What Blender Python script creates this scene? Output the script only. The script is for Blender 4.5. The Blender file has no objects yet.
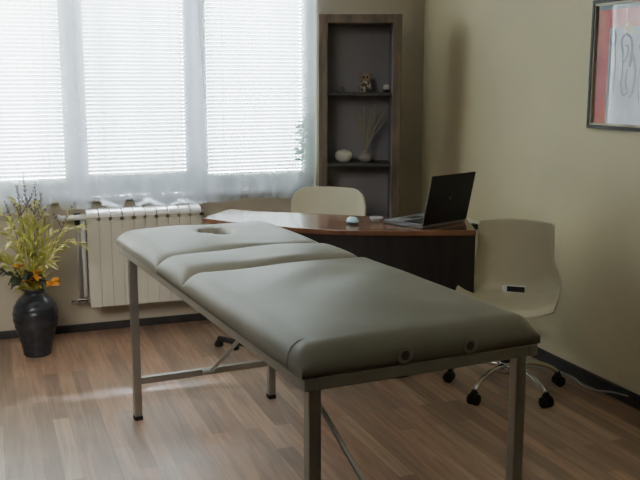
import bpy, bmesh, math, random
from math import sin, cos, pi
from mathutils import Vector, Matrix
random.seed(7)
SC = bpy.context.scene
COL = SC.collection

# ------------------------------------------------------------------ materials
def mat(name, color=(.5,.5,.5), rough=.5, metal=0., spec=.5, coat=0.):
    m = bpy.data.materials.new(name); m.use_nodes = True
    b = m.node_tree.nodes['Principled BSDF']
    b.inputs['Base Color'].default_value = (*color, 1)
    b.inputs['Roughness'].default_value = rough
    b.inputs['Metallic'].default_value = metal
    b.inputs['Specular IOR Level'].default_value = spec
    b.inputs['Coat Weight'].default_value = coat
    return m

def nodes(m): return m.node_tree.nodes, m.node_tree.links, m.node_tree.nodes['Principled BSDF']

def mottled(name, c1, c2, scale=8, stretch=(1,1,1), rough=.5, detail=6, bump=0., rot=(0,0,0), lo=.35, hi=.65, **kw):
    m = mat(name, c1, rough, **kw)
    N, L, b = nodes(m)
    tc = N.new('ShaderNodeTexCoord'); mp = N.new('ShaderNodeMapping')
    mp.inputs['Scale'].default_value = stretch; mp.inputs['Rotation'].default_value = rot
    L.new(tc.outputs['Object'], mp.inputs['Vector'])
    n = N.new('ShaderNodeTexNoise'); n.inputs['Scale'].default_value = scale; n.inputs['Detail'].default_value = detail
    L.new(mp.outputs[0], n.inputs['Vector'])
    r = N.new('ShaderNodeValToRGB')
    r.color_ramp.elements[0].position = lo; r.color_ramp.elements[1].position = hi
    r.color_ramp.elements[0].color = (*c1, 1); r.color_ramp.elements[1].color = (*c2, 1)
    L.new(n.outputs['Fac'], r.inputs['Fac']); L.new(r.outputs[0], b.inputs['Base Color'])
    if bump:
        bp = N.new('ShaderNodeBump'); bp.inputs['Strength'].default_value = bump; bp.inputs['Distance'].default_value = .01
        L.new(n.outputs['Fac'], bp.inputs['Height']); L.new(bp.outputs[0], b.inputs['Normal'])
    return m

def floor_material():
    m = mat('laminate', (.3,.2,.13), .3)
    N, L, b = nodes(m)
    tc = N.new('ShaderNodeTexCoord'); mp = N.new('ShaderNodeMapping')
    mp.inputs['Rotation'].default_value = (0, 0, pi/2)
    L.new(tc.outputs['Object'], mp.inputs['Vector'])
    def brick(wd, ht, off):
        k = N.new('ShaderNodeTexBrick'); k.inputs['Scale'].default_value = 1
        k.inputs['Brick Width'].default_value = wd; k.inputs['Row Height'].default_value = ht
        k.inputs['Mortar Size'].default_value = .0011; k.inputs['Mortar Smooth'].default_value = .4
        k.inputs['Bias'].default_value = 0; k.offset = off; k.offset_frequency = 2
        k.inputs['Color1'].default_value = (0,0,0,1); k.inputs['Color2'].default_value = (1,1,1,1)
        k.inputs['Mortar'].default_value = (.3,.3,.3,1)
        L.new(mp.outputs[0], k.inputs['Vector']); return k
    k = brick(.62, .066, .37)
    plank = brick(1.28, .198, .5)
    r = N.new('ShaderNodeValToRGB'); cr = r.color_ramp
    cr.elements[0].position = 0; cr.elements[0].color = (.215,.128,.082,1)
    cr.elements[1].position = 1; cr.elements[1].color = (.42,.285,.195,1)
    e = cr.elements.new(.45); e.color = (.31,.20,.135,1)
    e = cr.elements.new(.7); e.color = (.38,.22,.14,1)
    L.new(k.outputs['Color'], r.inputs['Fac'])
    g = N.new('ShaderNodeMapping'); g.inputs['Scale'].default_value = (22, 1.3, 1)
    L.new(tc.outputs['Object'], g.inputs['Vector'])
    n = N.new('ShaderNodeTexNoise'); n.inputs['Scale'].default_value = 2.2; n.inputs['Detail'].default_value = 8
    n.inputs['Distortion'].default_value = .7
    L.new(g.outputs[0], n.inputs['Vector'])
    mr = N.new('ShaderNodeMapRange'); mr.inputs['From Min'].default_value = .3; mr.inputs['From Max'].default_value = .7
    mr.inputs['To Min'].default_value = .72; mr.inputs['To Max'].default_value = 1.25
    L.new(n.outputs['Fac'], mr.inputs['Value'])
    mx = N.new('ShaderNodeMix'); mx.data_type = 'RGBA'; mx.blend_type = 'MULTIPLY'; mx.inputs['Factor'].default_value = 1
    L.new(r.outputs[0], mx.inputs[6]); L.new(mr.outputs[0], mx.inputs[7])
    dk = N.new('ShaderNodeMix'); dk.data_type = 'RGBA'
    sc = N.new('ShaderNodeMath'); sc.operation = 'MULTIPLY'; sc.inputs[1].default_value = .55
    L.new(plank.outputs['Fac'], sc.inputs[0]); L.new(sc.outputs[0], dk.inputs['Factor'])
    L.new(mx.outputs[2], dk.inputs[6]); dk.inputs[7].default_value = (.05,.03,.02,1)
    L.new(dk.outputs[2], b.inputs['Base Color'])
    b.inputs['Roughness'].default_value = .36
    b.inputs['Specular IOR Level'].default_value = 1.0
    bp = N.new('ShaderNodeBump'); bp.inputs['Strength'].default_value = .04
    L.new(n.outputs['Fac'], bp.inputs['Height']); L.new(bp.outputs[0], b.inputs['Normal'])
    return m

def glass_material(name, tint=(1,1,1), gloss=1.):
    m = bpy.data.materials.new(name); m.use_nodes = True
    N, L = m.node_tree.nodes, m.node_tree.links; N.clear()
    o = N.new('ShaderNodeOutputMaterial'); mx = N.new('ShaderNodeMixShader')
    t = N.new('ShaderNodeBsdfTransparent'); t.inputs['Color'].default_value = (*tint, 1)
    g = N.new('ShaderNodeBsdfGlossy'); g.inputs['Roughness'].default_value = .02
    f = N.new('ShaderNodeFresnel'); f.inputs['IOR'].default_value = 1.45
    k = N.new('ShaderNodeMath'); k.operation = 'MULTIPLY'; k.inputs[1].default_value = gloss; L.new(f.outputs[0], k.inputs[0]); L.new(k.outputs[0], mx.inputs['Fac'])
    L.new(t.outputs[0], mx.inputs[1]); L.new(g.outputs[0], mx.inputs[2]); L.new(mx.outputs[0], o.inputs['Surface'])
    return m

def sheer_material(name):
    m = bpy.data.materials.new(name); m.use_nodes = True
    N, L = m.node_tree.nodes, m.node_tree.links; N.clear()
    o = N.new('ShaderNodeOutputMaterial'); mx = N.new('ShaderNodeMixShader')
    t = N.new('ShaderNodeBsdfTransparent'); t.inputs['Color'].default_value = (1,1,1,1)
    d = N.new('ShaderNodeBsdfDiffuse'); d.inputs['Color'].default_value = (.84,.90,1.0,1)
    tl = N.new('ShaderNodeBsdfTranslucent'); tl.inputs['Color'].default_value = (.84,.91,1.0,1)
    m2 = N.new('ShaderNodeMixShader'); m2.inputs['Fac'].default_value = .62
    L.new(d.outputs[0], m2.inputs[1]); L.new(tl.outputs[0], m2.inputs[2])
    tc = N.new('ShaderNodeTexCoord'); mp = N.new('ShaderNodeMapping'); mp.inputs['Scale'].default_value = (5, 1, .22)
    n = N.new('ShaderNodeTexNoise'); n.inputs['Scale'].default_value = 1.6; n.inputs['Detail'].default_value = 1.2
    L.new(tc.outputs['Object'], mp.inputs['Vector']); L.new(mp.outputs[0], n.inputs['Vector'])
    mr = N.new('ShaderNodeMapRange'); mr.inputs['From Min'].default_value = .35; mr.inputs['From Max'].default_value = .7
    mr.inputs['To Min'].default_value = .24; mr.inputs['To Max'].default_value = .52
    L.new(n.outputs['Fac'], mr.inputs['Value']); L.new(mr.outputs[0], mx.inputs['Fac'])
    L.new(t.outputs[0], mx.inputs[1]); L.new(m2.outputs[0], mx.inputs[2]); L.new(mx.outputs[0], o.inputs['Surface'])
    return m

def slat_material(name):
    m = bpy.data.materials.new(name); m.use_nodes = True
    N, L = m.node_tree.nodes, m.node_tree.links; N.clear()
    o = N.new('ShaderNodeOutputMaterial'); mx = N.new('ShaderNodeMixShader'); mx.inputs['Fac'].default_value = .5
    d = N.new('ShaderNodeBsdfDiffuse'); d.inputs['Color'].default_value = (.74,.76,.70,1)
    t = N.new('ShaderNodeBsdfTranslucent'); t.inputs['Color'].default_value = (.22,.24,.22,1)
    L.new(d.outputs[0], mx.inputs[1]); L.new(t.outputs[0], mx.inputs[2]); L.new(mx.outputs[0], o.inputs['Surface'])
    return m

def leaf_material(name, c1, c2, scale=14):
    m = mottled(name, c1, c2, scale=scale, rough=.55)
    return m

M = {}
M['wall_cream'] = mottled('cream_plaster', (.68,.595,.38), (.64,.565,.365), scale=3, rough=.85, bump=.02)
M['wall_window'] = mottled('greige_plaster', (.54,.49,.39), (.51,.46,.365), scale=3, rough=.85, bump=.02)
M['wall_far'] = mat('low_bounce_plaster', (.05,.047,.04), .9)  # unseen walls coloured near-black to cut the light they bounce
M['ceiling'] = mat('ceiling_paint', (.36,.35,.32), .9)
M['floor'] = floor_material()
M['baseboard'] = mottled('dark_baseboard', (.032,.028,.028), (.05,.045,.045), scale=12, rough=.5)
M['pvc'] = mat('white_window_plastic', (.78,.82,.88), .35)
M['glass'] = glass_material('window_glass')
M['slat'] = slat_material('white_blind_slat')
M['rail'] = mat('white_blind_rail', (.85,.86,.86), .4)
M['cord'] = mat('blind_cord', (.6,.6,.58), .8)
M['pic_glass'] = glass_material('coated_picture_glass', (1,1,1), .10)
M['sheer'] = sheer_material('sheer_voile')
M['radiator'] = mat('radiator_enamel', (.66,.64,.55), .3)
M['radiator_lit_top'] = mat('radiator_enamel_lit_top', (.95,.95,.94), .25)  # lighter copy of the enamel, window light on the top painted in
M['pipe'] = mat('painted_pipe', (.40,.39,.36), .4)
M['white_pipe'] = mat('white_pipe', (.80,.80,.80), .35)
M['chrome'] = mat('chrome', (.75,.75,.76), .12, 1.)
M['black'] = mat('black_plastic', (.012,.012,.013), .45)
M['rubber'] = mat('black_rubber', (.010,.010,.010), .7)
M['vinyl'] = mottled('sage_grey_vinyl', (.215,.212,.172), (.245,.240,.196), scale=5, rough=.48, bump=.03, spec=.35)
M['vinyl_end'] = mottled('dark_vinyl', (.085,.085,.078), (.10,.10,.09), scale=5, rough=.5)
M['frame'] = mottled('beige_frame_paint', (.27,.265,.225), (.31,.30,.25), scale=10, rough=.35)
M['leg'] = mat('brushed_leg_metal', (.36,.355,.33), .32, .75)
M['seam'] = mat('vinyl_piping', (.25,.25,.21), .6)
M['dark_hole'] = mat('grommet_hole', (.08,.08,.075), .8)
M['grommet'] = mat('grommet_ring', (.24,.235,.20), .6)
M['desk_wood'] = mottled('brown_desk_veneer', (.17,.082,.048), (.24,.120,.075), scale=3, stretch=(1,8,1), rot=(0,0,.6), rough=.22, coat=.25)
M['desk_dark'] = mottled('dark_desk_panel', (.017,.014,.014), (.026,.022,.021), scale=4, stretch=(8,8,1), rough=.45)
M['cab_frame'] = mottled('weathered_brown_wood', (.10,.085,.06), (.21,.145,.10), scale=5, stretch=(5,5,1), rough=.5, bump=.08)
M['cab_in'] = mottled('dark_cabinet_interior', (.26,.25,.265), (.29,.28,.29), scale=5, stretch=(1,1,.4), rough=.6)
M['cab_shelf'] = mottled('dark_shelf_board', (.075,.072,.075), (.09,.085,.09), scale=5, rough=.7, spec=.2)
M['shell'] = mat('cream_shell', (.61,.575,.43), .42)
M['laptop'] = mat('black_laptop_lid', (.008,.008,.010), .5, 0, .25)
M['laptop_grey'] = mat('grey_laptop_base', (.20,.20,.21), .4, .3)
M['screen'] = mat('laptop_screen', (.02,.02,.025), .15)
M['logo'] = mat('logo_grey', (.05,.05,.055), .5)
M['vase'] = mottled('charcoal_glaze', (.020,.022,.030), (.038,.042,.054), scale=22, rough=.33, bump=.25, coat=.2)
M['leaf'] = leaf_material('yellow_green_leaf', (.55,.52,.10), (.34,.38,.07))
M['leaf2'] = leaf_material('pale_olive_leaf', (.72,.68,.28), (.48,.48,.15))
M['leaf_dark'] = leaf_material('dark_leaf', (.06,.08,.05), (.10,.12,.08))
M['twig'] = mat('mauve_twig', (.20,.17,.20), .8)
M['orange'] = mottled('orange_petal', (.75,.30,.04), (.80,.42,.06), scale=20, rough=.6)
M['ceramic'] = mat('white_ceramic', (.62,.62,.55), .35)
M['stone'] = mottled('grey_stone', (.13,.13,.12), (.20,.20,.19), scale=30, rough=.7)
M['figure'] = mottled('patterned_figurine', (.42,.38,.30), (.06,.05,.04), scale=45, detail=1, rough=.5, lo=.48, hi=.56)
M['figure_tan'] = mat('tan_figurine', (.36,.25,.16), .6)
M['vaselet'] = mat('mauve_vase_glaze', (.32,.29,.27), .4)
M['dry'] = mat('dry_grass', (.34,.31,.22), .85)
M['mouse_top'] = mat('pale_blue_plastic', (.45,.68,.78), .12, coat=.5)
M['mouse_bot'] = mat('dark_blue_plastic', (.02,.03,.05), .3)
M['clear'] = mat('pale_glaze', (.42,.40,.40), .15)
M['pic_frame'] = mat('dark_picture_frame', (.035,.030,.022), .5, 0, .2)
M['pic_lip'] = mat('silver_picture_lip', (.42,.38,.24), .5, 0, .3)
M['pic_red'] = mottled('red_mat_board', (.62,.07,.06), (.68,.16,.08), scale=5, rough=.7)
M['pic_grey'] = mat('grey_mat_band', (.16,.17,.14), .7)
M['pic_paper'] = mottled('pale_painting_paper', (.50,.50,.47), (.36,.38,.38), scale=9, rough=.7)
M['pic_ink'] = mat('grey_ink', (.20,.20,.21), .8)
M['pic_yellow'] = mat('yellow_paint', (.62,.48,.10), .7)
M['socket'] = mat('socket_plastic', (.70,.72,.60), .4)
M['cable'] = mat('grey_cable', (.36,.36,.35), .5)
M['pot'] = mat('white_pot', (.75,.76,.78), .4)
M['house_leaf'] = leaf_material('house_plant_leaf', (.10,.42,.16), (.20,.55,.25))

# ------------------------------------------------------------------ mesh helpers
def obj(name, bm, m, parent=None, smooth=False, kind=None, bevel=0.):
    me = bpy.data.meshes.new(name)
    bmesh.ops.recalc_face_normals(bm, faces=bm.faces[:])
    bm.to_mesh(me); bm.free()
    for p in me.polygons: p.use_smooth = smooth
    ms = m if isinstance(m, (list, tuple)) else [m]
    for k in ms: me.materials.append(k)
    o = bpy.data.objects.new(name, me); COL.objects.link(o)
    if parent: o.parent = parent
    if kind: o['kind'] = kind
    if bevel:
        b = o.modifiers.new('bevel', 'BEVEL'); b.width = bevel; b.segments = 3; b.limit_method = 'ANGLE'
    return o

def thing(name, label, cat, loc=(0,0,0), rz=0., group=None):
    o = bpy.data.objects.new(name, None); COL.objects.link(o)
    o.empty_display_size = .1
    o.location = loc; o.rotation_euler = (0, 0, rz)
    o['label'] = label; o['category'] = cat
    if group: o['group'] = group
    return o
def tag(o, label, cat, group=None):
    o['label'] = label; o['category'] = cat
    if group: o['group'] = group
    return o

def new(): return bmesh.new()
def box(bm, x0, x1, y0, y1, z0, z1, mi=0):
    v = [bm.verts.new(p) for p in ((x0,y0,z0),(x1,y0,z0),(x1,y1,z0),(x0,y1,z0),(x0,y0,z1),(x1,y0,z1),(x1,y1,z1),(x0,y1,z1))]
    for f in ((0,3,2,1),(4,5,6,7),(0,1,5,4),(1,2,6,5),(2,3,7,6),(3,0,4,7)):
        fc = bm.faces.new([v[i] for i in f]); fc.material_index = mi
    return bm
def frame_of(d):
    d = d.normalized()
    a = Vector((0,0,1)) if abs(d.z) < .9 else Vector((1,0,0))
    u = d.cross(a).normalized(); w = d.cross(u).normalized()
    return u, w
def tube(bm, pts, r, seg=10, cap=True, mi=0, square=False):
    pts = [Vector(p) for p in pts]; rings = []
    rs = r if isinstance(r, (list, tuple)) else [r]*len(pts)
    u = w = None
    for i, p in enumerate(pts):
        d = (pts[min(i+1, len(pts)-1)] - pts[max(i-1, 0)])
        if u is None: u, w = frame_of(d)
        else:
            d = d.normalized(); u = (u - d*u.dot(d)).normalized(); w = d.cross(u).normalized()
        ring = []
        if square:
            for a, b in ((1,1),(-1,1),(-1,-1),(1,-1)): ring.append(bm.verts.new(p + u*a*rs[i] + w*b*rs[i]))
        else:
            for k in range(seg):
                t = 2*pi*k/seg; ring.append(bm.verts.new(p + u*cos(t)*rs[i] + w*sin(t)*rs[i]))
        rings.append(ring)
    n = len(rings[0])
    for a, b in zip(rings, rings[1:]):
        for k in range(n):
            f = bm.faces.new((a[k], a[(k+1)%n], b[(k+1)%n], b[k])); f.material_index = mi
    if cap:
        bm.faces.new(rings[0][::-1]).material_index = mi; bm.faces.new(rings[-1]).material_index = mi
    return bm
def lathe(bm, prof, c=(0,0,0), seg=32, mi=0, sx=1., sy=1.):
    rings = []
    for r, z in prof:
        if r < 1e-5: rings.append([bm.verts.new((c[0], c[1], c[2]+z))])
        else: rings.append([bm.verts.new((c[0]+sx*r*cos(2*pi*k/seg), c[1]+sy*r*sin(2*pi*k/seg), c[2]+z)) for k in range(seg)])
    for a, b in zip(rings, rings[1:]):
        if len(a) == 1 and len(b) == 1: continue
        for k in range(seg):
            k2 = (k+1) % seg
            if len(a) == 1: f = bm.faces.new((a[0], b[k2], b[k]))
            elif len(b) == 1: f = bm.faces.new((a[k], a[k2], b[0]))
            else: f = bm.faces.new((a[k], a[k2], b[k2], b[k]))
            f.material_index = mi
    return bm
def prism(bm, poly, z0, z1, mi=0):
    a = [bm.verts.new((x, y, z0)) for x, y in poly]; b = [bm.verts.new((x, y, z1)) for x, y in poly]
    bm.faces.new(a[::-1]).material_index = mi; bm.faces.new(b).material_index = mi
    n = len(poly)
    for k in range(n): bm.faces.new((a[k], a[(k+1)%n], b[(k+1)%n], b[k])).material_index = mi
    return bm
def catmull(P, n=8):
    P = [Vector(p) for p in P]; Q = [2*P[0]-P[1]] + P + [2*P[-1]-P[-2]]; out = []
    for i in range(1, len(Q)-2):
        for k in range(n):
            t = k/n; a, b, c, d = Q[i-1], Q[i], Q[i+1], Q[i+2]
            out.append(.5*((2*b) + (c-a)*t + (2*a-5*b+4*c-d)*t*t + (3*b-a-3*c+d)*t**3))
    out.append(P[-1]); return out

# ------------------------------------------------------------------ room
XR, YB, XL, YF, H = 2.594, 5.06, -1.45, -1.6, 2.6
obj('floor', box(new(), XL, XR, YF, YB, -.05, 0), M['floor'], kind='structure')
obj('ceiling', box(new(), XL, XR, YF, YB, H, H+.05), M['ceiling'], kind='structure')
obj('wall_right', box(new(), XR, XR+.1, YF, YB+.25, -.05, H), M['wall_cream'], kind='structure')
obj('wall_left', box(new(), XL-.1, XL, YF, YB+.25, -.05, H), M['wall_far'], kind='structure')
obj('wall_front', box(new(), XL-.1, XR+.1, YF-.1, YF, -.05, H), M['wall_far'], kind='structure')
HX0, HX1, HZ0, HZ1 = -.80, 1.885, .775, 2.25
b = new()
box(b, XL, HX0, YB, YB+.25, -.05, H); box(b, HX1, XR, YB, YB+.25, -.05, H)
box(b, HX0, HX1, YB, YB+.25, -.05, HZ0-.002); box(b, HX0, HX1, YB, YB+.25, HZ1, H)
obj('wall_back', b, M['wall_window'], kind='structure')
obj('baseboard_back', box(new(), XL, XR, YB-.015, YB, 0, .044), M['baseboard'], kind='structure', bevel=.004)
obj('baseboard_right', box(new(), XR-.018, XR, YF, YB-.016, 0, .062), M['baseboard'], kind='structure', bevel=.005)

# window with three sashes
win = bpy.data.objects.new('window_1', None); COL.objects.link(win); win['kind'] = 'structure'
win.location = (0, 0, 0)
fy0, fy1 = 5.135, 5.205
b = new()
box(b, HX0, HX1, fy0, fy1, HZ0, .815); box(b, HX0, HX1, fy0, fy1, HZ1-.05, HZ1)
box(b, HX0, HX0+.045, fy0, fy1, .815, HZ1-.05); box(b, HX1-.03, HX1, fy0, fy1, .815, HZ1-.05)
for xc in (.4785, 1.1625): box(b, xc-.028, xc+.028, fy0, fy1, .815, HZ1-.05)
obj('window_frame', b, M['pvc'], win, bevel=.004)
b = box(new(), HX0, HX1, YB-.055, fy0, HZ0-.03, HZ0)
o = obj('sill', b, M['pvc'], win, bevel=.008)
for x0, x1, zb in ((HX0+.047, .449, .817), (.508, 1.133, .817), (1.192, HX1-.032, .817)):
    b = new(); t = .05
    box(b, x0, x1, 5.12, 5.185, zb, zb+t); box(b, x0, x1, 5.12, 5.185, HZ1-.052-t, HZ1-.052)
    box(b, x0, x0+t*.7, 5.12, 5.185, zb+t, HZ1-.052-t); box(b, x1-t*.7, x1, 5.12, 5.185, zb+t, HZ1-.052-t)
    s = obj('sash', b, M['pvc'], win, bevel=.004)
    obj('pane', box(new(), x0+t*.7, x1-t*.7, 5.15, 5.154, zb+t, HZ1-.052-t), M['glass'], s)
b = new(); box(b, .428, .452, 5.108, 5.120, 1.30, 1.36); tube(b, [(.44,5.108,1.33),(.44,5.085,1.33),(.44,5.083,1.22)], .008, 8)
obj('window_handle', b, M['pvc'], win)

# venetian blinds
def blind(x0, x1, zb, label):
    t = thing('venetian_blind', label, 'blind', ((x0+x1)/2, 5.095, zb), group=None)
    w = (x1-x0)/2; zt = HZ1-.06-zb
    b = new(); n = int((zt-.03)/.0215); ang = math.radians(40)
    for i in range(n):
        z = .016 + i*.0215
        prev = None
        for k in range(5):
            q = (k/4-.5)*.0245; y = q*cos(ang); zz = z - q*sin(ang) + .0016*(1-(2*k/4-1)**2)
            pr = (b.verts.new((-w, y, zz)), b.verts.new((w, y, zz)))
            if prev: b.faces.new((prev[0], prev[1], pr[1], pr[0]))
            prev = pr
    obj('slats', b, M['slat'], t, smooth=True)
    obj('bottom_rail', box(new(), -w, w, -.011, .011, 0, .009), M['rail'], t, bevel=.002)
    obj('head_rail', box(new(), -w, w, -.013, .013, zt, zt+.03), M['rail'], t)
    for x in (-w+.09, w-.09) if w < .4 else (-w+.09, 0, w-.09):
        obj('ladder_cord', tube(new(), [(x,-.0135,.005),(x,-.0135,zt)], .0011, 5), M['cord'], t)
blind(HX0+.06, .418, .830, 'white venetian blind on the left window pane behind the vase foliage')
blind(.540, 1.103, .868, 'white venetian blind on the middle window pane above the radiator')
blind(1.222, 1.845, .845, 'white venetian blind on the right window pane nearest the shelf unit')

# sheer curtains
def curtain(name, x0, x1, y, zt, hem, label, seed, edge=None, per=.205):
    rnd = random.Random(seed); b = new(); nx = int((x1-x0)/.009); nz = 26; rows = []
    ph = [rnd.uniform(0, 6.3) for _ in range(4)]
    for j in range(nz+1):
        row = []
        for i in range(nx+1):
            s = i/nx; f = j/nz; x = x0+(x1-x0)*s
            if edge: x = x0 + ((edge(f)) - x0)*s if edge(f) > x0 else x
            z = zt + (hem(x)-zt)*f
            a = .010 + .012*f
            yy = y + a*sin(2*pi*x/per+ph[0]+.5*sin(x*9+ph[1])) + .006*sin(2*pi*x/.31+ph[2]+f)
            row.append(b.verts.new((x, yy, z)))
        rows.append(row)
    for r0, r1 in zip(rows, rows[1:]):
        for i in range(nx): b.faces.new((r0[i], r0[i+1], r1[i+1], r1[i]))
    o = obj(name, b, M['sheer'], smooth=True)
    return tag(o, label, 'curtain')
def hemL(x):
    g = 0
    for c in (.19, .335, .555, .73): g = max(g, math.exp(-((x-c)/.028)**4))
    return .718 + .056*g
curtain('sheer_curtain', -.95, 1.19, 4.935, 2.36, hemL, 'white sheer curtain with wavy hem hanging in front of the left and middle window panes', 3,
        edge=lambda f: 1.125+.085*f**1.5)
curtain('sheer_curtain', 1.165, 1.815, 4.905, 2.36, lambda x: .732+.006*sin(x*14), 'white sheer curtain with straight hem at the right window pane beside the shelf unit', 5)
t = thing('curtain_rail', 'white curtain rail above the window', 'curtain rail', (.45, 4.93, 2.37))
obj('rail', box(new(), -1.45, 1.40, -.03, .02, 0, .03), M['rail'], t)
for x in (-1.0, .2, 1.2): obj('bracket', box(new(), x-.012, x+.012, .02, .13, 0, .03), M['rail'], t)

# ------------------------------------------------------------------ radiator
t = thing('radiator', 'white sectional radiator on the wall under the middle window', 'radiator', (.495, 4.888, .175))
N_, sw, rh = 10, .0630, .520
for i in range(N_):
    x = i*sw
    b = new(); box(b, x+.0010, x+sw-.0010, 0, .010, .0, rh-.042)                 # front fin
    box(b, x+.010, x+sw-.010, .012, .016, rh-.042, rh-.0225)
    box(b, x+.022, x+sw-.022, .010, .075, .01, rh-.03)
    box(b, x+.004, x+sw-.004, .070, .078, .02, rh-.04)
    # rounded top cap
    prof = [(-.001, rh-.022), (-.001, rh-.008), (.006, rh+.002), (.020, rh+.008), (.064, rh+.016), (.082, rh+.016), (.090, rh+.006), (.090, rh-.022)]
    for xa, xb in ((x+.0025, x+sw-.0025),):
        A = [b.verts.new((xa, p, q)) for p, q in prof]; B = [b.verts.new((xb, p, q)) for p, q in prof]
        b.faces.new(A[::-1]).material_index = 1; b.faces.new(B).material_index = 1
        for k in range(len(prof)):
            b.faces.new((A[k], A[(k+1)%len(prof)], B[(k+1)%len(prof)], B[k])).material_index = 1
    obj('radiator_section', b, [M['radiator'], M['radiator_lit_top']], t)
b = new(); tube(b, [(N_*sw, .045, rh-.03), (N_*sw+.022, .045, rh-.03)], .016, 12)
obj('end_plug', b, M['chrome'], t)
for x in (.1, .54): obj('wall_bracket', box(new(), x-.01, x+.01, .078, .1715, rh-.10, rh-.06), M['radiator'], t)
# pipes and valves at the left end
t = thing('radiator_pipes', 'vertical heating pipes with valves at the left end of the radiator', 'pipes', (0,0,0))
b = new(); tube(b, [(.355,5.05,.664),(.372,4.99,.664),(.4935,4.94,.672)], .015, 12)
obj('inlet_pipe', b, M['white_pipe'], t, smooth=True)
b = new(); tube(b, [(.452,4.985,.655),(.452,4.985,.20)], .0085, 10); obj('riser_pipe', b, M['pipe'], t, smooth=True)
b = new(); tube(b, [(.484,5.01,.64),(.484,5.01,.21)], .013, 10); obj('riser_pipe', b, M['white_pipe'], t, smooth=True)
b = new(); tube(b, [(.452,4.975,.69),(.452,4.975,.625)], [.019,.013], 12); obj('valve', b, M['black'], t)
b = new(); tube(b, [(.400,4.985,.192),(.430,4.985,.192),(.450,4.985,.200),(.4935,4.94,.204)], [.014,.012,.017,.010], 12)
tube(b, [(.478,4.985,.20),(.492,4.985,.20)], .019, 8)
obj('lower_valve', b, M['chrome'], t)
b = new(); tube(b, [(.452,4.985,.188),(.452,5.052,.186)], .009, 8); obj('wall_stub', b, M['chrome'], t)

# ------------------------------------------------------------------ massage table
TT = (.651, 1.839, 0); TR = .082
W, L = .676, 1.89
mt = thing('massage_table', 'large padded grey-green vinyl massage table on square metal legs', 'massage table', TT, TR)
zf0, zf1 = .697, .728
b = new(); box(b, .004, .034, 0, L, zf0, zf1); box(b, W-.034, W-.004, 0, L, zf0, zf1)
for v in (0, .93, 1.25, L-.03): box(b, .034, W-.034, v, v+.03, zf0, zf1)
box(b, .034, W-.034, .03, L-.03, zf1-.008, zf1-.001)
obj('table_frame', b, M['frame'], mt, bevel=.003)

def cushion(name, v0, v1, top, puff, hole=None, fr=.035, seed=1, near_drop=0.):
    """a padded slab: rounded rim all round, gently crowned, creased leather"""
    nu, nv = 64, max(28, int((v1-v0)*60)); rnd = random.Random(seed)
    b = new(); zb = zf1+.0005; u0, u1 = -.003, W+.003
    def rim(d, R):  # height factor by distance from the border
        if d >= R: return 1.
        k = 1-d/R; return math.sqrt(max(0, 1-k*k))
    rows = []
    us = [.5-.5*cos(pi*i/nu) for i in range(nu+1)]; vs = [.5-.5*cos(pi*j/nv) for j in range(nv+1)]
    ph = [rnd.uniform(0, 6) for _ in range(6)]
    for s in vs:
        row = []
        for r in us:
            u = u0+(u1-u0)*r; v = v0+(v1-v0)*s
            du = min(u-u0, u1-u); dv = min(v-v0, v1-v)
            h = rim(du, fr)*rim(dv, fr)
            cr = puff*(sin(pi*r)**.7)*(sin(pi*s)**.7) if 0 < r < 1 and 0 < s < 1 else 0
            wr = (.0050)*sin(u*14+ph[0]+3*sin(v*6+ph[1]))*h*sin(pi*s)**.5*sin(pi*r) if h > 0 else 0
            wr += .0040*sin(v*31+u*9+ph[2])*math.exp(-((dv)/.06)**2)*h
            z = zb + .020 + (top-zb-.020)*h + cr + wr
            if hole:
                cu, cv, au, av = hole; q = math.sqrt(((u-cu)/au)**2+((v-cv)/av)**2)
                if q < 1.55: z -= .012*max(0, 1-(max(q,1)-1)/.55)**2
            row.append(b.verts.new((u, v, z)))
        rows.append(row)
    skip = set()
    for j in range(nv):
        for i in range(nu):
            if hole:
                u = u0+(u1-u0)*(us[i]+us[i+1])/2; v = v0+(v1-v0)*(vs[j]+vs[j+1])/2
                cu, cv, au, av = hole
                if ((u-cu)/au)**2+((v-cv)/av)**2 < 1: continue
            b.faces.new((rows[j][i], rows[j][i+1], rows[j+1][i+1], rows[j+1][i]))
    if hole:
        cu, cv, au, av = hole
        inner = [e for e in b.edges if len(e.link_faces) == 1 and
                 all(((v.co.x-cu)/au)**2+((v.co.y-cv)/av)**2 < 2 for v in e.verts)]
        vv = set(v for e in inner for v in e.verts)
        for v in vv:                               # snap the opening to a clean ellipse
            dx, dy = (v.co.x-cu)/au, (v.co.y-cv)/av; q = math.hypot(dx, dy)
            v.co.x = cu+dx/q*au; v.co.y = cv+dy/q*av
        r = bmesh.ops.extrude_edge_only(b, edges=inner)
        for v in [g for g in r['geom'] if isinstance(g, bmesh.types.BMVert)]: v.co.z = zb+.004
    outer = [e for e in b.edges if len(e.link_faces) == 1 and all(min(v.co.x-u0, u1-v.co.x, v.co.y-v0, v1-v.co.y) < 1e-4 for v in e.verts)]
    r = bmesh.ops.extrude_edge_only(b, edges=outer)
    nvs = [g for g in r['geom'] if isinstance(g, bmesh.types.BMVert)]
    for v in nvs: v.co.z = zb
    bmesh.ops.remove_doubles(b, verts=b.verts[:], dist=1e-6)
    bot = [e for e in b.edges if len(e.link_faces) == 1 and all(abs(v.co.z-zb) < 1e-5 for v in e.verts)]
    if not hole: bmesh.ops.holes_fill(b, edges=bot)
    return b
m1 = obj('main_cushion', cushion('main', .0, .945, .799, .016, fr=.055, seed=2), M['vinyl'], mt, smooth=True)
obj('middle_cushion', cushion('mid', .949, 1.262, .798, .014, fr=.062, seed=5), M['vinyl'], mt, smooth=True)
hc = obj('head_cushion', cushion('head', 1.266, L+.003, .790, .024, hole=(.335, 1.61, .066, .105), fr=.062, seed=8), M['vinyl'], mt, smooth=True)
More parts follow.
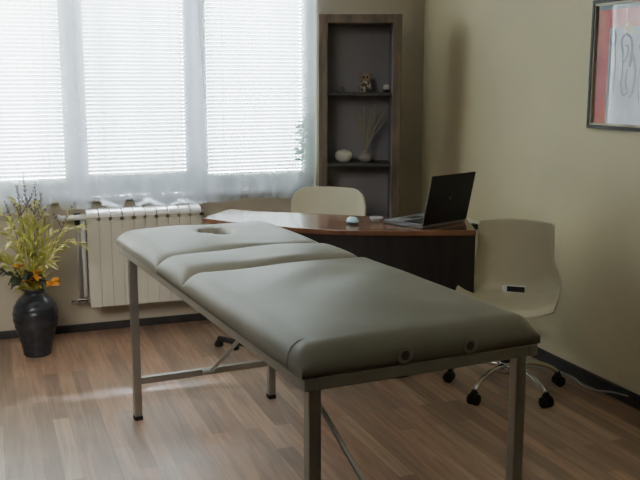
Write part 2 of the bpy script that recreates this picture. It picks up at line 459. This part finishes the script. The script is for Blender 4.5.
b = new(); prism(b, [(.335+.08*cos(a*pi/12), 1.61+.12*sin(a*pi/12)) for a in range(24)], zf1-.0005, zf1+.003)
obj('face_hole_shade', b, M['black'], hc)  # black sheet at the bottom of the hole, painted in for its shade
# piping seam 9 cm from the near end
for x in (-.004, W+.004):
    b = new(); tube(b, [(x, .085, .731), (x, .085, .752)] + [(x+(.05-.05*cos(a))*(1 if x < 0 else -1), .085, .752+.048*sin(a)) for a in (.3,.7,1.1,1.5)], .0014, 6)
    obj('seam', b, M['seam'], m1, smooth=True)
# two grommets on the near end
for u, z in ((.268, .7515), (.456, .7515)):
    b = new()
    lathe(b, [(.022,0), (.0225,.0008), (.0205,.0016), (.0115,.0012)], seg=28)
    lathe(b, [(.0115,.0012), (.0001,.0010)], seg=28, mi=1)
    b.transform(Matrix.Translation((u, -.0035, z)) @ Matrix.Rotation(pi/2, 4, 'X'))
    obj('grommet', b, [M['grommet'], M['dark_hole']], m1, smooth=True)
# legs
def leg(u, v, name='leg'):
    b = new(); box(b, u-.016, u+.016, v-.016, v+.016, .018, zf0-.0005)
    lg = obj(name, b, M['leg'], mt, bevel=.003)
    obj('rubber_foot', box(new(), u-.0175, u+.0175, v-.0175, v+.0175, 0, .018), M['rubber'], lg, bevel=.003)
VF, VN = 1.762, .032
leg(.038, VN); leg(W-.040, VN); leg(.030, VF); leg(W-.042, VF)
for v, uu in ((VF, W-.058), (VN, W-.048)):
    obj('crossbar', box(new(), .046, uu, v-.0125, v+.0125, .155, .183), M['leg'], mt, bevel=.003)
for v, v2, q in ((VF-.016, .945, .011), (VN+.016, 1.262, -.011)):
    b = new(); tube(b, [(.337+q, v, .17), (.337+q, v2, zf0-.001)], .0085, 8); s = obj('brace', b, M['leg'], mt, smooth=True)
    b = new(); tube(b, [(.310, v, .17), (.364, v, .17)], .012, 8); obj('brace_pivot', b, M['leg'], s)

# ------------------------------------------------------------------ desk
dk = thing('desk', 'curved brown wood-topped desk with a dark front panel', 'desk', (1.6, 4.0, 0))
def rel(P): return [(p[0]-1.6, p[1]-4.0) for p in P]
def curve2(P, n=8): return [(p.x, p.y) for p in catmull([(a, b_, 0) for a, b_ in P], n)]
front = curve2([(.984,4.250),(1.13,4.02),(1.33,3.80),(1.49,3.675),(1.75,3.550),(2.055,3.458)])
back = curve2([(2.20,3.80),(2.06,3.80),(1.88,3.912),(1.70,4.08),(1.486,4.235),(1.30,4.37),(1.185,4.50)])
top = front + back
o = obj('desktop', prism(new(), rel(top), .715, .74), M['desk_wood'], dk, bevel=.004)
ins = []
for i in range(len(front)):
    a = Vector(front[max(i-1, 0)]); c = Vector(front[min(i+1, len(front)-1)]); d = (c-a).normalized()
    p = Vector(front[i]); ins.append((p + Vector((-d.y, d.x))*.012, p + Vector((-d.y, d.x))*.034))
ins = ins[14:]
poly = [tuple(a) for a, _ in ins] + [tuple(c) for _, c in ins[::-1]]
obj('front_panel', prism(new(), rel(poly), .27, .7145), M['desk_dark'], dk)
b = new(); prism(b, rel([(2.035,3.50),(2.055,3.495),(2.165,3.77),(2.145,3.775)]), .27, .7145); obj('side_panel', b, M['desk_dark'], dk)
pr_ = obj('leg', tube(new(), [(1.80-1.6, 3.83-4, .0), (1.80-1.6, 3.83-4, .7145)], .025, 20), M['black'], dk, smooth=True)
b = new(); lathe(b, [(0,0),(.14,0),(.14,.006),(.03,.014),(0,.014)], (.20, -.17, 0), 28); obj('foot', b, M['black'], pr_, smooth=True)
pl = obj('leg', tube(new(), [(1.239-1.6, 4.33-4, .03), (1.239-1.6, 4.33-4, .7145)], .025, 20), M['black'], dk, smooth=True)
b = new(); tube(b, [(1.118-1.6, 4.512-4, .040), (1.36-1.6, 4.15-4, .040)], .016, 8); obj('foot', b, M['black'], pl, smooth=True)
for x, y in ((1.118, 4.512), (1.180, 4.420), (1.36, 4.15)):
    b = new(); lathe(b, [(0,0),(.022,0),(.024,.012),(.016,.03),(0,.032)], (x-1.6, y-4, 0), 16); obj('glide', b, M['black'], pl, smooth=True)

# laptop
lx, ly, la, lw, ld, lt = 1.838, 3.563, .411, .3216, .236, 1.364
lp = thing('laptop', 'open black laptop standing on the right end of the desk', 'laptop', (lx, ly, .7402), la)
b = new(); box(b, 0, lw, 0, ld, .003, .019)
for x in (.02, lw-.02):
    for y in (.02, ld-.02): box(b, x-.008, x+.008, y-.008, y+.008, 0, .003)
base = obj('laptop_base', b, M['laptop_grey'], lp, bevel=.003)
b = new()
for r in range(5):
    for k in range(14): box(b, .02+k*.0203, .02+k*.0203+.017, .035+r*.019, .035+r*.019+.016, .0192, .0212)
obj('keyboard', b, M['black'], base)
obj('touchpad', box(new(), .12, .20, .155, .205, .0192, .0198), M['laptop'], base)
lid = bpy.data.objects.new('lid_hinge', None)
R = Matrix.Translation((0, 0, .019)) @ Matrix.Rotation(lt, 4, 'X')     # local +Y of the lid points up after rotation
# lid leans away from the keyboard
def lidbox(x0, x1, y0, y1, z0, z1):
    b = new(); box(b, x0, x1, y0, y1, z0, z1)
    up = Vector((0, -cos(lt), sin(lt))); nr = Vector((0, sin(lt), cos(lt)))   # nr points to the keyboard side
    for v in b.verts:
        x, y, z = v.co; p = Vector((x, 0, .012)) + up*y + nr*z; v.co = p
    return b
bpy.data.objects.remove(lid)
ll = obj('lid', lidbox(0, lw, .004, ld, -.004, .004), M['laptop'], lp, bevel=.002)
obj('screen', lidbox(.012, lw-.012, .022, ld-.012, .0042, .005), M['screen'], ll)
b = new(); lathe(b, [(0,0),(.009,0),(.009,.001),(0,.001)], seg=20)
up = Vector((0, -cos(lt), sin(lt))); nr = Vector((0, sin(lt), cos(lt)))
for v in b.verts:
    x, y, z = v.co; v.co = Vector((lw/2+x, 0, .012)) + up*(ld*.52+y) + nr*(-.0042-z)
obj('lid_emblem', b, M['logo'], ll)
b = new(); tube(b, [(-.0015, 0, .019)]+[tuple(Vector((-.0015,0,.012))+up*ld*k) for k in (.5, .99)], .0022, 6)
obj('lid_edge', b, M['laptop_grey'], ll)

# mouse
t = thing('computer_mouse', 'shiny pale blue computer mouse on the desk in front of the cream chair', 'mouse', (1.600, 3.815, .7402), .5)
b = new(); lathe(b, [(0,.0),(.020,0),(.0235,.006),(.0235,.011),(0,.011)], seg=24, sy=1.5); obj('mouse_base', b, M['mouse_bot'], t, smooth=True)
b = new(); lathe(b, [(.0225,.0112),(.022,.020),(.017,.029),(.009,.034),(0,.0355)], seg=24, sy=1.5); obj('mouse_shell', b, M['mouse_top'], t, smooth=True)
# small clear glass dish beside the laptop
b = new(); lathe(b, [(0,0),(.020,0),(.028,.012),(.034,.026),(.031,.026),(.026,.014),(.018,.004),(0,.004)], (1.725,3.825,.7402), 24)
tag(obj('small_dish', b, M['clear'], smooth=True), 'small pale dish on the desk between the mouse and the laptop', 'dish')

# wall socket
t = thing('wall_socket', 'pale double socket on the right wall behind the desk end', 'socket', (XR, 4.43, .585))
obj('socket_plate', box(new(), -.012, 0, -.115, .085, -.036, .036), M['socket'], t, bevel=.003)
obj('plug', box(new(), -.050, -.012, -.105, -.060, -.010, .022), M['black'], t, bevel=.004)

# ------------------------------------------------------------------ tall shelf unit
c_, s_ = cos(.36), sin(.36)
cb = thing('shelf_unit', 'tall narrow dark wooden open shelf unit standing across the room corner', 'shelf unit', (1.79, 4.775, 0), -.36)
CW, CD, CH = .466, .26, 1.769
b = new(); box(b, 0, .048, 0, CD, 0, CH); obj('side_panel', b, M['cab_frame'], cb, bevel=.003)
b = new(); box(b, CW-.048, CW, 0, CD, 0, CH); obj('side_panel', b, M['cab_frame'], cb, bevel=.003)
obj('top_panel', box(new(), .0482, CW-.0482, .0, CD, CH-.048, CH-.0002), M['cab_frame'], cb, bevel=.003)
obj('plinth', box(new(), .0482, CW-.0482, .0, CD, 0, .07), M['cab_frame'], cb, bevel=.003)
obj('back_panel', box(new(), .0482, CW-.0482, CD-.012, CD, .0702, CH-.0482), M['cab_in'], cb)
ins_ = new(); box(ins_, .0482, .051, .012, CD-.0122, .0702, CH-.0482); box(ins_, CW-.051, CW-.0482, .012, CD-.0122, .0702, CH-.0482)
obj('inner_lining', ins_, M['cab_in'], cb)
SH = (1.337, .934, .530)
for z in SH: obj('shelf', box(new(), .0512, CW-.0512, .010, CD-.0122, z-.016, z), M['cab_shelf'], cb, bevel=.002)
def cabpt(u, d, z): return (1.79+u*c_+d*s_, 4.775-u*s_+d*c_, z)
z1, z2 = SH[0]+.0002, SH[1]+.0002
b = new(); lathe(b, [(0,0),(.012,.001),(.020,.012),(.021,.022),(.015,.035),(0,.040)], seg=20)
o = tag(obj('pebble', b, M['stone'], smooth=True), 'small grey round stone at the left of the upper shelf', 'stone'); o.location = cabpt(.128, .11, z1)
# owl-like figurine
t = thing('owl_figurine', 'patterned owl figurine with ears in the middle of the upper shelf', 'figurine', cabpt(.268, .11, z1), -.36)
b = new(); lathe(b, [(0,0),(.026,.0),(.034,.015),(.036,.035),(.031,.055),(.024,.064)], seg=24, sy=.8); obj('body', b, M['figure'], t, smooth=True)
b = new(); lathe(b, [(.022,.0642),(.030,.075),(.031,.088),(.022,.100),(0,.104)], seg=24, sy=.8); hd = obj('head', b, M['figure_tan'], t, smooth=True)
for s in (-1, 1):
    b = new(); tube(b, [(s*.018, 0, .092), (s*.026, 0, .106), (s*.031, 0, .120)], [.011,.007,.001], 8); obj('ear', b, M['figure_tan'], hd, smooth=True)
    b = new(); lathe(b, [(0,-.002),(.006,0),(0,.002)], seg=12); b.transform(Matrix.Translation((s*.011, -.0245, .086)) @ Matrix.Rotation(pi/2, 4, 'X')); obj('eye', b, M['black'], hd)
# candle on a dark holder
t = thing('candle', 'small white candle in a dark holder at the right of the upper shelf', 'candle', cabpt(.388, .085, z1))
b = new(); lathe(b, [(0,0),(.020,0),(.022,.010),(.018,.016),(0,.016)], seg=20); obj('candle_holder', b, M['black'], t, smooth=True)
b = new(); lathe(b, [(0,.0162),(.0185,.0162),(.019,.034),(.014,.044),(0,.046)], seg=20); obj('wax', b, M['ceramic'], t, smooth=True)
# lower shelf
b = new(); lathe(b, [(0,0),(.020,.001),(.040,.013),(.050,.034),(.047,.055),(.032,.070),(0,.076)], seg=28, sy=.75)
o = tag(obj('ceramic_orb', b, M['ceramic'], smooth=True), 'pale rounded ceramic ornament at the left of the lower shelf', 'ornament'); o.location = cabpt(.145, .10, z2); o.rotation_euler.z = -.36
t = thing('bud_vase', 'small squat mauve-grey vase on the lower shelf holding dry stems', 'vase', cabpt(.270, .10, z2))
b = new(); lathe(b, [(0,0),(.020,0),(.036,.012),(.041,.030),(.034,.048),(.018,.056),(.014,.060),(.017,.066),(.013,.066),(.010,.058),(0,.055)], seg=28); obj('vase_body', b, M['vaselet'], t, smooth=True)
b = new(); rnd = random.Random(4)
for i in range(22):
    a = rnd.uniform(-.50, .60); h = rnd.uniform(.20, .31); dy = rnd.uniform(-.25, .1)
    tip = (sin(a)*h*.80*cos(.36), dy*h - sin(a)*h*.8*sin(.36), .055+h*cos(a)*.95)
    if abs(sin(a)*h*.8) > .155: continue
    P = [(0,0,.057), (tip[0]*.35, tip[1]*.35, .055+(tip[2]-.055)*.5), tip]
    P = catmull(P, 4); tube(b, P, [.0012 + .0024*(k/len(P)) for k in range(len(P))], 5)
o = tag(obj('dried_stems', b, M['dry']), 'spray of dry grass stems standing in the small vase on the lower shelf', 'dried plant'); o.location = cabpt(.270, .10, z2)

# ------------------------------------------------------------------ shell chairs
def shell_surface(wt, wm, ztop, zs, round_top, depth_f=.21, thick=.010):
    """moulded one-piece shell: x = sideways, +y = the way the sitter faces"""
    b = new(); nu, ns = 36, 60; rows = []
    vb = -.185
    for i in range(nu+1):
        s = -1+2*i/nu; a = abs(s); r = .05+.15*a**2.2          # bend radius grows to the sides
        lean = .20
        # profile polyline from front edge to top of the back
        pts = []
        front = depth_f - .05*a**4
        sag = -.012*(1-a*a)
        # seat straight
        v0, v1 = front, vb + r
        for k in range(20):
            t = k/19; v = v0+(v1-v0)*t; edge = max(0, 1-(front-v)/.06)
            pts.append((v, zs+sag + .050*a**2.6*(1-.8*t) + .008*a**3 - .022*edge**2))
        # pts run from the front edge to the bend; the raise grows towards the bend
        pts = [(p[0], p[1] + .050*a**2.6*(.8*(2*(k/19)-1))) for k, p in enumerate(pts)]
        for k in range(1, 15):
            t = k/14*(pi/2-lean*.6); pts.append((v1 - r*sin(t), zs+sag+.008*a**3+.050*a**2.6 + r*(1-cos(t))))
        v, z = pts[-1]
        zt = ztop - (round_top*(1-math.sqrt(max(0, 1-max(0, (a-(1-round_top/(wt/2)))/(round_top/(wt/2)))**2))) if round_top > 0 else 0) - .006*a*a
        for k in range(1, 27):
            t = k/26; zz = z+(zt-z)*t; vv = v - (zz-z)*lean*.55
            pts.append((vv, zz))
        row = []
        for (v, z) in pts:
            f = min(1, max(0, (z-zs-.02)/(ztop-zs-.02)))
            g = min(1, max(0, (v-vb)/(depth_f-vb)))
            q_ = min(1, max(0, (z-zs-.05)/.13)); q_ = q_*q_*(3-2*q_); w = wm + (wt+.012-.012*f-wm)*q_ - .05*max(0, g-.6)**2/.16
            curve = .05*(a**2)*f*.8                            # backrest hollow
            row.append(b.verts.new((s*w/2, v+curve, z)))
        rows.append(row)
    for A, B in zip(rows, rows[1:]):
        for k in range(len(A)-1): b.faces.new((A[k], B[k], B[k+1], A[k+1]))
    return b
def make_chair(loc, rz, base_rot, wt, wm, ztop, zs, round_top, label, R_=.262):
    t = thing('shell_chair', label, 'chair', (loc[0], loc[1], 0), rz)
    o = obj('seat_shell', shell_surface(wt, wm, ztop, zs, round_top), M['shell'], t, smooth=True)
    sd = o.modifiers.new('solid', 'SOLIDIFY'); sd.thickness = .011; sd.offset = 0
    bv = o.modifiers.new('bevel', 'BEVEL'); bv.width = .004; bv.segments = 3; bv.limit_method = 'ANGLE'; bv.angle_limit = 1.0
    # chrome carrier plate and slot at the base of the back
    b = new(); box(b, -.056, .056, -.158, -.1535, zs-.004, zs+.030); pr = obj('back_bracket', b, M['chrome'], t, bevel=.001)
    obj('slot', box(new(), -.052, .030, -.1534, -.151, zs+.001, zs+.026), M['black'], pr)
    obj('under_plate', box(new(), -.09, .09, -.10, .10, zs-.045, zs-.026), M['black'], t, bevel=.004)
    b = new(); tube(b, [(0,0,.10),(0,0,.26)], .028, 20); obj('gas_cover', b, M['black'], t, smooth=True)
    b = new(); tube(b, [(0,0,.26),(0,0,zs-.045)], .014, 16); obj('gas_lift', b, M['chrome'], t, smooth=True)
    b = new(); tube(b, [(0,0,.085),(0,0,.135)], [.034,.030], 20); bs = obj('hub', b, M['chrome'], t, smooth=True)
    for k in range(5):
        a = base_rot + k*2*pi/5; d = Vector((cos(a), sin(a), 0))
        P = catmull([tuple(d*.025+Vector((0,0,.118))), tuple(d*R_*.45+Vector((0,0,.122))), tuple(d*R_*.80+Vector((0,0,.098))), tuple(d*R_+Vector((0,0,.064)))], 5)
        b = new(); tube(b, P, [.014-.004*i/len(P) for i in range(len(P))], 10)
        obj('base_arm', b, M['chrome'], t, smooth=True)
        n = Vector((-d.y, d.x, 0)); c = d*R_ + Vector((0,0,.025))
        b = new()
        for s in (-1, 1): tube(b, [tuple(c+n*s*.006+d*.004), tuple(c+n*s*.022+d*.004)], .025, 18)
        tube(b, [tuple(c+Vector((0,0,.0))), tuple(c+Vector((0,0,.044)))], .010, 8)
        # fork hood
        tube(b, [tuple(c-n*.013+Vector((0,0,.026))), tuple(c+n*.013+Vector((0,0,.026)))], .012, 10)
        obj('caster', b, M['rubber'], t, smooth=False)
    return t
fd = math.atan2(-.757, -.654) - pi/2
cc = (2.182, 3.372)
a0 = math.atan2(3.256-cc[1], 1.956-cc[0]) - fd
make_chair(cc, fd, a0, .345, .455, .765, .428, .008, 'cream moulded shell chair on a chrome castor base beside the right wall')
make_chair((1.662, 4.42), fd+.06, .4, .425, .46, .822, .46, .085, 'cream rounded-back chair behind the desk, in front of the shelf unit')

# ------------------------------------------------------------------ picture on the right wall
t = thing('framed_picture', 'dark framed picture with red border and grey figures on the right wall', 'picture', (XR, 3.388, 1.192))
PL, PH = .46, .562     # runs towards the camera (-y)
def pb(a0_, a1_, d0, d1, z0, z1_): return box(new(), -d1, -d0, -a1_, -a0_, z0, z1_)
b = new()
for a0_, a1_, q0, q1 in ((0,PL,0,.016),(0,PL,PH-.016,PH),(0,.016,.016,PH-.016),(PL-.016,PL,.016,PH-.016)): box(b, -.026, 0, -a1_, -a0_, q0, q1)
fr = obj('picture_frame', b, M['pic_frame'], t, bevel=.002)
b = new()
for a0_, a1_, q0, q1 in ((.016,PL-.016,.016,.024),(.016,PL-.016,PH-.026,PH-.016),(.016,.024,.024,PH-.026),(PL-.024,PL-.016,.024,PH-.026)): box(b, -.022, 0, -a1_, -a0_, q0, q1)
obj('inner_lip', b, M['pic_lip'], fr)
obj('red_border', pb(.024, PL-.024, 0, .006, .024, PH-.026), M['pic_red'], t)
obj('grey_band', pb(.024, PL-.024, .006, .007, PH-.046, PH-.026), M['pic_grey'], t)
pp = obj('painting', pb(.105, PL-.08, .006, .0075, .026, PH-.125), M['pic_paper'], t)
b = new()
def ink(pts, r=.0032): tube(b, [(-.008, -p, q) for p, q in curve2(pts, 6)], r, 5)
ink([(.125,.36),(.118,.40),(.135,.425),(.15,.40),(.145,.36)], .006)
ink([(.125,.36),(.12,.28),(.13,.20),(.128,.10)]); ink([(.148,.36),(.155,.28),(.15,.16)])
ink([(.20,.33),(.19,.38),(.215,.405),(.25,.385),(.26,.33),(.25,.27)], .006)
ink([(.215,.36),(.235,.35),(.225,.31),(.21,.29)]); ink([(.20,.33),(.205,.26),(.20,.19),(.215,.15),(.25,.165)])
ink([(.235,.26),(.23,.20),(.245,.17)]); ink([(.265,.32),(.285,.26),(.28,.18),(.26,.14)], .006)
ink([(.30,.36),(.32,.30),(.31,.20),(.32,.12)])
obj('ink_figures', b, M['pic_ink'], pp)
b = new(); 
for a_, z_ in ((.20,.425),(.235,.43),(.215,.445),(.25,.418)): box(b, -.0086, -.0078, -a_-.014, -a_, z_-.012, z_+.012)
obj('yellow_marks', b, M['pic_yellow'], pp)
obj('picture_glass', pb(.018, PL-.018, .014, .016, .018, PH-.018), M['pic_glass'], t)

# ------------------------------------------------------------------ vase and foliage
VX, VY = .196, 4.700
b = new()
vp = [(p.x, p.y) for p in catmull([(.068,.0,0),(.074,.01,0),(.080,.05,0),(.100,.12,0),(.117,.19,0),(.119,.235,0),(.108,.275,0),(.086,.308,0),(.064,.328,0),(.055,.340,0),(.060,.352,0),(.070,.362,0)], 6)]
lathe(b, [(0,.0)] + vp + [(.068,.366),(.058,.362),(.047,.345),(.045,.32),(.08,.27),(.08,.1),(0,.04)], (0,0,0), 48)
for v in b.verts:
    r_ = math.hypot(v.co.x, v.co.y)
    if r_ > .06 and .03 < v.co.z < .31:
        a_ = math.atan2(v.co.y, v.co.x); k_ = 1 + .012*sin(v.co.z*170 + 1.2*sin(a_*5)); v.co.x *= k_; v.co.y *= k_
o = tag(obj('floor_vase', b, M['vase'], smooth=True), 'large charcoal glazed ceramic floor vase left of the radiator', 'vase'); o.location = (VX, VY, 0); o.scale = (.95, .95, .97)

pt = thing('flower_arrangement', 'tall yellow-green artificial leaf and flower arrangement standing in the charcoal vase', 'foliage', (VX, VY, .295))
rnd = random.Random(11)
def leafb(b, p, d, ln, wd, droop=.3, mi=0):
    d = Vector(d).normalized(); u, w = frame_of(d)
    side = (u*cos(rnd.uniform(0,6.3))+w*sin(rnd.uniform(0,6.3))).normalized()
    side = (side - d*side.dot(d)).normalized()
    prev = None; q = Vector(p)
    for k in range(6):
        t = k/5; ww = wd*math.sin(pi*min(.97, t*.92+.06))**.8
        c = q + d*ln*t + Vector((0,0,-droop*ln*t*t))
        pr = (b.verts.new(c-side*ww/2), b.verts.new(c+side*ww/2))
        if prev: b.faces.new((prev[0], prev[1], pr[1], pr[0])).material_index = mi
        prev = pr
def frond(b, path, n, ln, wd, mi=0, start=.25, spread=.9):
    P = catmull(path, 8); tube(b, P, [.0028-.0018*i/len(P) for i in range(len(P))], 5, mi=mi)
    for k in range(n):
        t = start+(1-start)*k/max(1, n-1); idx = min(len(P)-2, int(t*(len(P)-1))); d = (P[idx+1]-P[idx]).normalized()
        u, w = frame_of(d); a = rnd.uniform(0, 6.3)
        dd = d + (u*cos(a)+w*sin(a))*spread*rnd.uniform(.5, 1.1)
        leafb(b, P[idx], dd, ln*rnd.uniform(.6, 1.15)*(1-.35*t), wd, rnd.uniform(0,.5), mi)
b1, b2, b3 = new(), new(), new()
# (dx, dy, dz) tips measured from the vase mouth
tips = [(-.20,-.05,.25),(-.15,.02,.33),(-.24,.05,.14),(-.10,-.08,.38),(-.05,.03,.42),(.0,-.06,.36),(.04,.02,.31),(.08,-.05,.36),
        (.12,.0,.30),(.16,-.04,.24),(-.02,.08,.30),(.05,-.12,.22),(-.09,-.12,.24),(-.17,-.1,.18),(.02,.0,.46),(-.07,.02,.47),(-.28,-.02,.22),(.10,.05,.20),(-.12,-.14,.30),(.0,-.14,.27),(.09,-.12,.16),(-.22,-.12,.24),(-.15,-.02,.42),(-.06,-.1,.32),(-.02,-.02,.40),(.06,-.03,.42)]
for i, (dx, dy, dz) in enumerate(tips):
    path = [(0,0,0), (dx*.10, dy*.10, .07), (dx*.5, dy*.5, .07+dz*.62), (dx*.95, dy*.9, .06+dz)]
    frond(b1 if i % 2 else b2, path, 19, .115, .013, start=.18)
# arching branches to the right
for (P, n) in (([(0,0,.0),(.03,-.01,.10),(.09,-.03,.27),(.18,-.04,.36),(.255,-.05,.375)], 22), ([(0,0,0),(.03,-.02,.08),(.10,-.04,.23),(.19,-.05,.30),(.27,-.06,.27)], 20),
               ([(0,0,0),(.02,-.03,.08),(.10,-.05,.25),(.17,-.06,.40),(.20,-.05,.47)], 14)):
    frond(b2, P, n, .075, .0095, start=.35, spread=.7)
obj('green_fronds', b1, M['leaf'], pt); obj('pale_fronds', b2, M['leaf2'], pt)
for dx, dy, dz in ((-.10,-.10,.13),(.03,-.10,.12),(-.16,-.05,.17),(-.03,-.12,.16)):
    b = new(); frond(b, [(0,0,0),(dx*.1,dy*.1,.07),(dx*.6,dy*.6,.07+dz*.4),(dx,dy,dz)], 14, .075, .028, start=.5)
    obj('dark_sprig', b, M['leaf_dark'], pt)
for dx, dy, dz in ((-.12,.0,.52),(-.06,-.03,.60),(.035,-.02,.61),(.06,.0,.55),(-.02,.02,.66),(.22,-.04,.50)):
    b = new(); P = catmull([(0,0,0),(dx*.1,dy*.1,.07),(dx*.6,dy*.6,dz*.65),(dx,dy,dz)], 10)
    tube(b, P, .0018, 5)
    for k in range(int(len(P)*.68), len(P)-1):
        for q in range(3):
            a = rnd.uniform(0, 6.3); dd = (P[k+1]-P[k]).normalized()+Vector((cos(a), sin(a), 0))*.6
            leafb(b, P[k], dd, .020, .006, 0)
    for s in (-1, 1):
        k = int(len(P)*.72); d0 = Vector((s*.55, rnd.uniform(-.3,.3), 1)).normalized()
        Q = [P[k]+d0*(.02*j) for j in range(5)]; tube(b, [tuple(q) for q in Q], .0016, 5)
        for q in Q[1:]:
            for _ in range(3):
                a = rnd.uniform(0, 6.3); leafb(b, q, d0+Vector((cos(a), sin(a), 0))*.6, .018, .006, 0)
    obj('mauve_twig', b, M['twig'], pt)
for dx, dy, dz, sc_ in ((-.015,-.085,.120,1.),(.075,-.055,.085,1.15),(-.07,-.06,.19,.6),(.02,-.05,.15,.6)):
    b = new(); tube(b, [(0,0,.0),(dx*.3,dy*.3,.07),(dx,dy,dz)], .002, 5)
    for k in range(9):
        a = k*.7; dd = Vector((cos(a), sin(a)*.9-.2, .35+.2*sin(k*2.1))); leafb(b, (dx,dy,dz), dd, .056*sc_, .026*sc_, .15)
    obj('orange_blossom', b, M['orange'], pt)

# potted plant on the window sill, behind the curtain
t = thing('potted_plant', 'leafy green plant in a white pot on the right end of the window sill', 'plant', (1.775, 5.025, HZ0+.0002))
b = new(); lathe(b, [(0,0),(.026,0),(.036,.075),(.040,.085),(.037,.085),(.033,.070),(0,.066)], seg=28); obj('pot', b, M['pot'], t, smooth=True)
b = new(); rnd = random.Random(21)
for i in range(7):
    a = rnd.uniform(0, 6.3); r = rnd.uniform(.01,.04); h = rnd.uniform(.22,.37)
    P = catmull([(0,0,.066),(r*cos(a)*.4, r*sin(a)*.3, .066+h*.5),(r*cos(a), r*sin(a)*.4, .066+h)], 6); tube(b, P, .0025, 5)
    for k in range(5, len(P)-1):
        q = rnd.uniform(0, 6.3); leafb(b, P[k], Vector((cos(q), sin(q)*.35, .5)), .06, .020, .4)
obj('foliage', b, M['house_leaf'], t)

# cable on the floor by the right baseboard
P = catmull([(2.36,3.66,.006),(2.50,3.58,.006),(2.560,3.49,.006),(2.568,3.38,.006),(2.545,3.27,.006),(2.560,3.20,.006),(2.566,3.10,.030),(2.570,3.0,.045)], 8)
b = new(); tube(b, P, .0042, 8)
tag(obj('power_cable', b, M['cable'], smooth=True), 'thin grey cable lying along the dark baseboard of the right wall', 'cable')

# ------------------------------------------------------------------ world, lights, camera
w = bpy.data.worlds.new('World'); SC.world = w; w.use_nodes = True
bg = w.node_tree.nodes['Background']; bg.inputs['Color'].default_value = (.80,.90,1.0,1); bg.inputs['Strength'].default_value = 11.0

def area(name, loc, target, sx, sy, power, color=(1,1,1), spread=180):
    l = bpy.data.lights.new(name, 'AREA'); l.shape = 'RECTANGLE'; l.size = sx; l.size_y = sy; l.energy = power; l.color = color
    l.spread = math.radians(spread)
    o = bpy.data.objects.new(name, l); COL.objects.link(o); o.location = loc
    o.rotation_euler = (Vector(target)-Vector(loc)).to_track_quat('-Z', 'Y').to_euler()
    return o
area('sky_light', (.6, 7.3, 3.9), (.6, 5.1, 1.2), 5.0, 2.4, 14000, (.86,.93,1.0))
area('side_fill_light', (-4.15, 8.7, 1.45), (2.3, 4.0, 1.3), 2.0, 2.6, 17000, (1,.97,.90))  # added lamp outside, beyond the view, to brighten the right wall
area('upper_fill_light', (.55, 4.82, 2.22), (.75, 2.2, .3), 2.5, .45, 3, (.88,.94,1.0))  # added fill inside the room above the view, boosting the window's daylight

area('left_fill_light', (-.9, 1.6, 2.45), (.4, 4.9, .3), 1.6, 1.6, 12, (1,.95,.86), 80)
cam = bpy.data.cameras.new('Camera'); co = bpy.data.objects.new('Camera', cam); COL.objects.link(co)
co.location = (0, 0, 1.403); co.rotation_euler = (pi/2-.177, 0, -.36)
cam.sensor_width = 36; cam.lens = 890/640*36; cam.clip_start = .05
SC.camera = co
SC.view_settings.view_transform = 'AgX'
SC.view_settings.look = 'None'
SC.view_settings.exposure = .95
try:
    SC.cycles.use_denoising = True
    SC.cycles.max_bounces = 10; SC.cycles.transparent_max_bounces = 12
    SC.cycles.sample_clamp_indirect = 6
except Exception: pass
